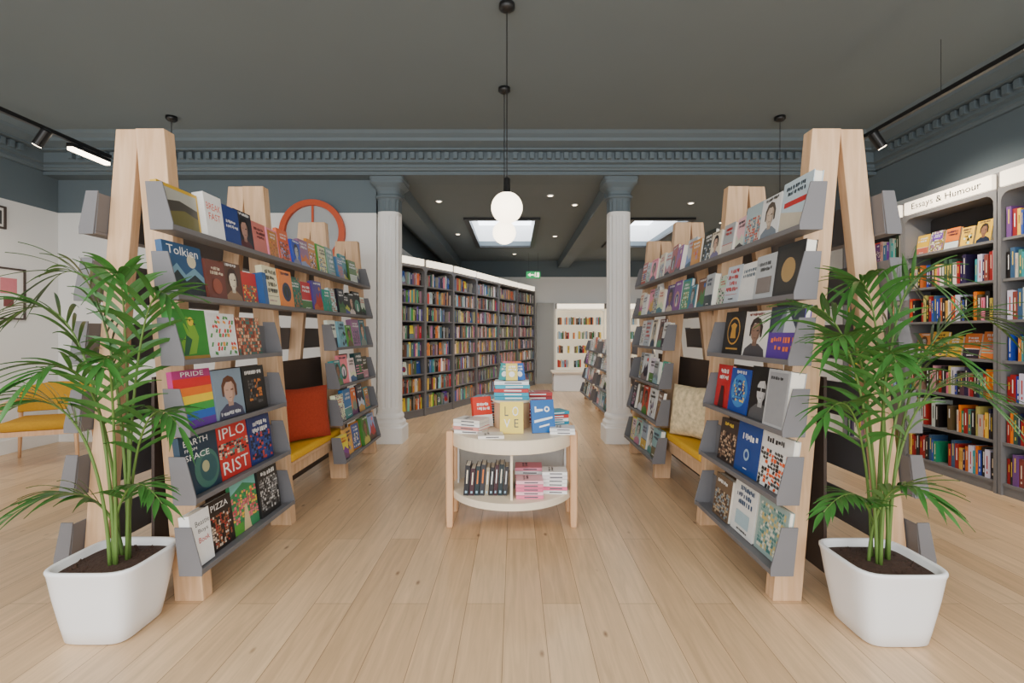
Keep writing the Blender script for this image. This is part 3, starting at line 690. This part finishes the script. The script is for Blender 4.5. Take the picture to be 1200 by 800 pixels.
for k, (dx, dy, an, c) in enumerate([(-.055, .03, -28, C(60, 150, 150)), (0, 0, 4, C(220, 200, 90)), (.058, .03, 30, C(60, 110, 180)), (-.03, .09, -12, C(210, 100, 120)), (.035, .09, 14, C(220, 110, 60))]):
    stand_book(tx+dx, ty+.05+dy-.04, z+.001, .085, .125+.01*(k > 2), .012, an, 16, c, lines(rt, .1, .9, .8, .14, W_, 2)+[('c', .5, .35, .25, W_)], '%s slim booklet leaning on top of the stack' % cname(c), 'slim booklets standing on the stack')
stand_book(-.02, 3.395, zt, .16, .215, .02, 0, 10, C(236, 208, 80), [('t', 'L', .28, .7, .16, .3, C(80, 80, 70)), ('t', 'O', .66, .7, .26, .3, W_), ('t', 'V', .3, .32, .26, .26, W_), ('t', 'E', .7, .32, .18, .26, C(80, 80, 70))], 'pale yellow book with large hand lettering propped upright')
stand_book(.20, 3.42, zt, .165, .225, .02, 14, 14, C(14, 96, 165), [('p', [(.15, .62), (.5, .66), (.5, .72), (.22, .72), (.22, .8), (.15, .8)], W_), ('c', .68, .71, .12, W_), ('c', .68, .71, .06, C(14, 96, 165)), ('p', [(.1, .3), (.9, .42), (.9, .48), (.1, .38)], W_), ('p', [(.3, .15), (.75, .22), (.75, .27), (.3, .2)], W_)], 'bright blue book with white brush lettering propped upright')
stand_book(-.235, 3.62, zt, .15, .22, .03, 30, 12, C(210, 56, 40), [('r', 0, .0, 1, .4, W_)]+lines(rr, .1, .9, .75, .12, W_, 2), 'red and white book propped upright')
stack(-.30, 3.46, zt, 4, .16, .2, .022, [C(238, 236, 230), C(226, 150, 140), C(240, 238, 235), C(232, 226, 216)], 70, rt, 10)
stack(-.16, 3.285, zt, 1, .13, .17, .02, [C(236, 230, 220)], 100, rt, 6)
stack(.28, 3.66, zt, 5, .15, .2, .022, [W_, C(30, 140, 170), W_, C(200, 50, 44), C(40, 150, 175)], 105, rt, 8)
stack(.33, 3.42, zt, 2, .13, .17, .02, [W_, C(225, 225, 225)], 80, rt, 6)
stack(.16, 3.88, zt, 8, .16, .25, .027, [C(150, 24, 32), C(180, 34, 34), C(190, 40, 36)], 92, rt, 6)
stack(-.20, 3.88, zt, 7, .16, .22, .026, [C(30, 130, 150), C(220, 215, 205), C(180, 50, 44)], 85, rt, 8)
x = -.345
for k in range(9):
    t = rt.uniform(.022, .034); c = [C(30, 30, 36), C(60, 30, 40), C(28, 44, 50), C(50, 50, 56), C(150, 140, 120)][k % 5]
    hh = rt.uniform(.18, .215)
    mb = book_mb(.14, hh, t, c, (), None, [(.4, .85, .25, rt.choice([W_, K['cream'], K['orange']])), (.08, .16, .4, K['pale_blue'])])
    M = Matrix.Translation((x, 3.40, .2575)) @ Matrix.Rotation(math.radians(4), 4, 'Y') @ Rz(90)
    put_book(mb.mesh('book', M_book), M, 'dark %s book standing spine out on the lower table shelf' % cname(c), 'spine-out books on the lower table shelf'); x += t+.004
stack(.10, 3.33, .2565, 5, .14, .18, .022, [C(232, 120, 150), C(240, 185, 195), C(226, 110, 145)], 90, rt, 2)
stack(.275, 3.43, .2565, 6, .14, .17, .023, [W_, C(236, 110, 150), W_, W_, C(226, 220, 222), W_], 88, rt, 2)
stack(.10, 3.545, .2565, 6, .15, .19, .023, [W_, C(232, 140, 160)], 90, rt, 2)

# ------------------------------------------------------------ potted palms
def sq(cx, cy, r, z, n=56, ex=5):
    out = []
    for i in range(n):
        a = 2*math.pi*i/n; c, s = math.cos(a), math.sin(a); k = (abs(c)**ex+abs(s)**ex)**(-1/ex)
        out.append((cx+r*k*c, cy+r*k*s, z))
    return out
def palm(cx, cy, tips, label, seed, rot=0):
    rng = random.Random(seed)
    T = Thing('potted_palm', label, 'potted plant', (cx, cy, 0), 'potted palms beside the stands')
    S = lambda r, z: sq(cx, cy, r, z*.94)
    T.part('pot', MB().loft([S(.128, 0), S(.142, .012), S(.154, .08), S(.176, .22), S(.190, .330), S(.195, .345), S(.195, .355), S(.191, .36), S(.182, .36), S(.176, .35), S(.170, .30)]), M_pot, 'white rounded square pot', smooth=True)
    so = MB().loft([S(.172, .30), S(.171, .322), S(.12, .328), S(.05, .335)])
    z0 = .325*.94
    for k in range(160):
        a = rng.uniform(0, 6.28); r = rng.uniform(0, .16); s = rng.uniform(.004, .009); x = cx+r*math.cos(a); y = cy+r*math.sin(a)
        so.add([(x-s, y-s, z0), (x+s, y-s*.5, z0), (x, y+s, z0), (x, y, z0+s*1.6)], [(0, 1, 2), (0, 1, 3), (1, 2, 3), (2, 0, 3)])
    T.part('soil', so, M_soil, 'dark bark and soil')
    for k, (px, py, d, arch, Lm) in enumerate(tips):
        tip = PX(px, py, d)
        b = Vector((cx+rng.uniform(-.06, .06), cy+rng.uniform(-.06, .06), .305))
        hz = tip.z+arch
        c1 = Vector((b.x+(tip.x-b.x)*.05, b.y+(tip.y-b.y)*.05, .30+(hz-.30)*.62))
        c2 = Vector((b.x+(tip.x-b.x)*.42, b.y+(tip.y-b.y)*.42, hz+.05))
        def bz(t): u = 1-t; return b*u**3+c1*3*u*u*t+c2*3*u*t*t+tip*t**3
        N = 26; path = [bz(i/N) for i in range(N+1)]
        mb = MB(); mb.tube(path, [.007*(1-i/N)+.0014 for i in range(N+1)], 6, None, 1)
        nl = 13; ts = .40
        for i in range(nl+1):
            t = ts+(1-ts)*i/nl; p = bz(t); tg = (bz(min(1, t+.02))-bz(t-.02)).normalized()
            side = tg.cross(Vector((0, 0, 1)))
            if side.length < .05: side = Vector((1, 0, 0))
            side.normalize(); up = side.cross(tg)
            f = i/nl; L = 1.12*Lm*(.66+.34*math.sin(math.pi*min(1, f+.2)))*(1-.2*f**3)
            for sd in (-1, 1):
                if i == nl and sd == 1: continue
                if i < nl and rng.random() < .05: continue
                ang = math.radians(46-24*f+rng.uniform(-9, 9))
                if i == nl: ang = 0
                dr = (tg*math.cos(ang)+side*sd*math.sin(ang)+up*rng.uniform(.0, .25)).normalized()
                wv = dr.cross(up).normalized(); LL = L*rng.uniform(.85, 1.1); W = .0115
                n = 8; vs = []; droop = rng.uniform(.22, .5)
                for q in range(n+1):
                    s = q/n; wd = W*math.sin(math.pi*min(1, .1+s*.97))**.8 if q < n else .0004
                    c = p+dr*LL*s+Vector((0, 0, -droop*LL*s*s))
                    vs += [c-wv*wd, c+Vector((0, 0, -.003)), c+wv*wd]
                fs = []
                for q in range(n):
                    fs += [(3*q, 3*q+1, 3*q+4, 3*q+3), (3*q+1, 3*q+2, 3*q+5, 3*q+4)]
                mb.add(vs, fs, None, 0)
        T.part('frond', mb, [M_leaf, M_stem], smooth=True)
palm(-1.83, 2.27, [(60, 330, 2.15, .18, .32), (200, 350, 2.12, .12, .28), (5, 380, 2.1, .24, .30), (-15, 500, 1.95, .22, .30), (210, 500, 2.05, .14, .24),
   (30, 450, 1.85, .17, .27), (135, 325, 2.1, .10, .28), (5, 610, 2.05, .14, .24), (190, 590, 2.0, .1, .18), (120, 430, 1.9, .12, .24)],
   'tall palm in a white rounded square pot on the floor', 1)
palm(1.66, 2.255, [(925, 370, 2.05, .14, .28), (1000, 335, 2.15, .10, .30), (1095, 335, 2.1, .16, .30), (1175, 385, 2.1, .18, .28), (1160, 470, 2.0, .17, .28), (965, 490, 2.0, .14, .24),
   (1100, 590, 1.95, .08, .2), (965, 600, 2.0, .07, .16), (1050, 425, 1.85, .12, .28), (1065, 330, 2.25, .08, .28), (1130, 425, 1.95, .16, .28), (975, 405, 1.95, .14, .26)],
   'tall palm in a white rounded square pot beside the stand', 2)

# ------------------------------------------------------------ pendants
def pendant(x, y, zg, label):
    T = Thing('pendant_lamp', label, 'lamp', (x, y, CZ), 'opal globe pendant lamps')
    r = .108
    T.part('ceiling_rose', MB().lathe([(.055, CZ-.001), (.055, CZ-.03), (.03, CZ-.05), (.008, CZ-.055)], x, y, 24), M_black, smooth=True)
    T.part('cord', MB().lathe([(.004, CZ-.05), (.004, zg+r+.09)], x, y, 8), M_black)
    T.part('cap', MB().lathe([(.012, zg+r+.10), (.022, zg+r+.09), (.024, zg+r), (.04, zg+r-.01), (.04, zg+r-.018)], x, y, 20), M_black, smooth=True)
    pr = [(r*math.cos(math.radians(a)), zg+r*math.sin(math.radians(a))) for a in range(-88, 70, 8)]
    T.part('globe', MB().lathe(pr, x, y, 32), M_globe, 'lit white glass globe', smooth=True)
pendant((594-603)*3.42/F, 3.42, 2.215, 'lit white globe pendant lamp on a black cord')
pendant((591-603)*4.59/F, 4.59, 2.28, 'lit white globe pendant lamp on a black cord')
pendant((201-603)*5.2/F, 5.2, 2.25, 'lit white globe pendant lamp behind the display stand')
pendant((914-603)*5.2/F, 5.2, 2.25, 'lit white globe pendant lamp behind the display stand')

def track(x, y0, y1, heads, wires, label, s, en, bar=None):
    T = Thing('track_light', label, 'light', (x, (y0+y1)/2, 3.2))
    T.part('rail', MB().box(x-.018, y0, 3.18, x+.018, y1, 3.215), M_black)
    mb = MB()
    for y in wires: mb.lathe([(.002, 3.215), (.002, CZ)], x, y, 6)
    T.part('suspension_wire', mb, M_black)
    if bar:
        h = T.part('linear_lamp', MB().box(x-.028, bar[0], 3.13, x+.028, bar[1], 3.165).box(x-.01, bar[0]+.1, 3.165, x+.01, bar[0]+.14, 3.18).box(x-.01, bar[1]-.14, 3.165, x+.01, bar[1]-.1, 3.18), M_black)
        T.part('diffuser', MB().box(x-.026, bar[0]+.01, 3.10, x+.026, bar[1]-.01, 3.13), M_lampw, 'lit diffuser', parent=h)
    for y in heads:
        M = Matrix.Translation((x, y, 3.10)) @ Matrix.Rotation(math.radians(s*35), 4, 'Y')
        h = T.part('spot_head', MB().lathe([(.03, .09), (.042, .08), (.042, -.07), (.038, -.075)], 0, 0, 20, M=M).box(x-.008, y-.008, 3.12, x+.008, y+.008, 3.18), M_black, smooth=False)
        T.part('lamp_face', MB().lathe([(.034, -.076), (.034, -.08)], 0, 0, 20, M=M), M_lampw, 'lit lamp face', parent=h)
        ld = bpy.data.lights.new('spot', 'SPOT'); ld.energy = en; ld.spot_size = math.radians(120); ld.spot_blend = .9; ld.color = (1, .88, .72); ld.shadow_soft_size = .04
        lo = bpy.data.objects.new('spot_bulb', ld); COL.objects.link(lo); lo.matrix_world = M @ Matrix.Translation((0, 0, -.1))
        lo.parent = T.e; lo.matrix_parent_inverse = Matrix.Translation(T.e.location).inverted()
track(-4.25, 1.6, 5.2, [2.6, 4.45], [2.2], 'black suspended ceiling track with spot heads over the seating', 1, 70, (4.72, 5.18))
track(3.3, 1.6, 4.7, [2.9, 4.5], [1.8, 3.83], 'black suspended ceiling track with spot heads by the bookcases', -1, 120)
for (x, y) in [(-1.1, 7.2), (.9, 7.4), (-1.1, 9.6), (.8, 9.8), (0, 12), (2.6, 7.3), (3.6, 8.6), (2.6, 11.5), (.5, 6.9)]:
    T = Thing('downlight', 'small round recessed ceiling downlight, lit', 'light', (x, y, RZ), 'recessed ceiling downlights')
    T.part('trim_ring', MB().lathe([(.05, RZ-.001), (.05, RZ-.01), (.035, RZ-.012), (.035, RZ-.001)], x, y, 20), M_white)
    T.part('lamp_face', MB().lathe([(.034, RZ-.004), (.034, RZ-.008)], x, y, 20), M_lampw)
    ld = bpy.data.lights.new('down', 'SPOT'); ld.energy = 60; ld.spot_size = math.radians(135); ld.spot_blend = .9; ld.color = (1, .91, .8); ld.shadow_soft_size = .05
    lo = bpy.data.objects.new('downlight_bulb', ld); COL.objects.link(lo); lo.location = (0, 0, -.03); lo.parent = T.e

# ------------------------------------------------------------ round mirror, posters, chair
rmx = -2.5
T = Thing('round_mirror', 'round mirror with orange frame and crossbar on the white wall', 'mirror', (rmx, 6.1, 2.2))
MM = Matrix.Translation((rmx, 6.148, 2.59)) @ Matrix.Rotation(math.radians(90), 4, 'X')
T.part('glass', MB().lathe([(.36, .001), (.36, .012)], 0, 0, 48, M=MM), M_mirror)
T.part('frame', MB().loft([[((r)*math.cos(a), (r)*math.sin(a), z) for a in [2*math.pi*i/48 for i in range(48)]] for r, z in [(.335, .001), (.405, .001), (.405, .06), (.335, .06), (.335, .001)]], M=MM, capa=False, capb=False).box(-.012, -.35, .013, .012, .35, .03, M=MM), M_redf, 'burnt orange ring frame with bar')
def poster(y0, y1, z0, z1, art, lab):
    x = XL+.002; T = Thing('framed_poster', lab, 'picture', (x, (y0+y1)/2, z0), 'framed posters on the wall')
    e = .02
    T.part('frame', MB().box(x, y0, z0, x+.025, y0+e, z1).box(x, y1-e, z0, x+.025, y1, z1).box(x, y0+e, z0, x+.025, y1-e, z0+e).box(x, y0+e, z1-e, x+.025, y1-e, z1), M_dark)
    mb = MB().box(x, y0+e, z0+e, x+.01, y1-e, z1-e, C(235, 232, 226))
    for (a, b, c, d, col) in art:
        mb.box(x+.010, y0+(y1-y0)*a, z0+(z1-z0)*b, x+.0115, y0+(y1-y0)*c, z0+(z1-z0)*d, col)
    T.part('print', mb, M_book)
poster(5.35, 5.72, 1.50, 2.08, [(.25, .5, .75, .8, C(210, 120, 130)), (.35, .25, .65, .45, C(120, 60, 60))], 'dark framed poster with a pink print on white wall')
poster(5.3, 5.5, 2.5, 2.75, [(.2, .2, .8, .8, C(60, 60, 60))], 'small dark framed print on the white wall')
def armchair(x, y, ang):
    T = Thing('armchair', 'mustard yellow upholstered armchair with wooden legs and arms', 'chair', (x, y, 0))
    M = Matrix.Translation((x, y, 0)) @ Rz(ang)
    T.part('seat', MB().box(-.29, -.3, .36, .29, .26, .46, M=M), M_must, smooth=True, bevel=.04, seg=4)
    rings = []
    for i in range(13):
        u = -1+2*i/12; xx = u*.31; yy = .30-.10*u*u
        zt2 = .80-.05*u*u
        rings.append([M @ Vector(p) for p in [(xx, yy-.04, .50), (xx, yy+.03, .50), (xx*1.03, yy+.10, zt2), (xx*1.03, yy+.05, zt2+.01)]])
    T.part('backrest', MB().loft(rings), M_must, smooth=True, bevel=.015, seg=3)
    for sx in (-1, 1):
        for sy in (-1, 1):
            a = M @ Vector((sx*.33, sy*.28+.0, 0)); b = M @ Vector((sx*.29, sy*.22, .60 if sy < 0 else .62))
            T.part('leg', MB().tube([a, (a+b)/2, b], [.014, .02, .018], 10), M_oakp, smooth=True)
        a = M @ Vector((sx*.30, -.27, .61)); b = M @ Vector((sx*.30, .26, .64))
        T.part('armrest', MB().tube([a, (a+b)/2+Vector((0, 0, .01)), b], [.018, .022, .018], 10), M_oakp, smooth=True)
    T.part('seat_frame', MB().box(-.29, -.27, .31, .29, .24, .36, M=M), M_oakp)
armchair(-4.95, 5.25, 25)

o = link('books', STUFF.mesh('books', M_book, fix=False)); o['kind'] = 'stuff'
o['label'] = 'rows of assorted coloured books filling the distant bookcases'; o['category'] = 'books'; o['group'] = 'books in the distant bookcases'

# ------------------------------------------------------------ world & lights
w = bpy.data.worlds.new('World'); bpy.context.scene.world = w; w.use_nodes = True
bg = w.node_tree.nodes['Background']; bg.inputs['Color'].default_value = (.93, .97, 1, 1); bg.inputs['Strength'].default_value = 1.7
def area(name, loc, rot, sx, sy, e, col):
    ld = bpy.data.lights.new(name, 'AREA'); ld.shape = 'RECTANGLE'; ld.size = sx; ld.size_y = sy; ld.energy = e; ld.color = col
    lo = bpy.data.objects.new(name, ld); COL.objects.link(lo); lo.location = loc; lo.rotation_euler = [math.radians(a) for a in rot]
area('shopfront_daylight', (-.6, -2.4, 1.9), (90, 0, 0), 9, 3.2, 270, (.98, .99, 1))
area('overhead_fill_light', (-.6, -.6, 3.55), (0, 0, 0), 8, 1.6, 240, (1, .96, .9))  # unseen overhead fill added behind the camera to brighten the room

cd = bpy.data.cameras.new('cam'); cam = bpy.data.objects.new('camera', cd); COL.objects.link(cam)
cam.location = (0, 0, HC); cam.rotation_euler = (math.radians(90), 0, 0)
cd.sensor_width = 36; cd.lens = F*36/1200; cd.shift_x = -3/1200; cd.shift_y = -10/1200
bpy.context.scene.camera = cam
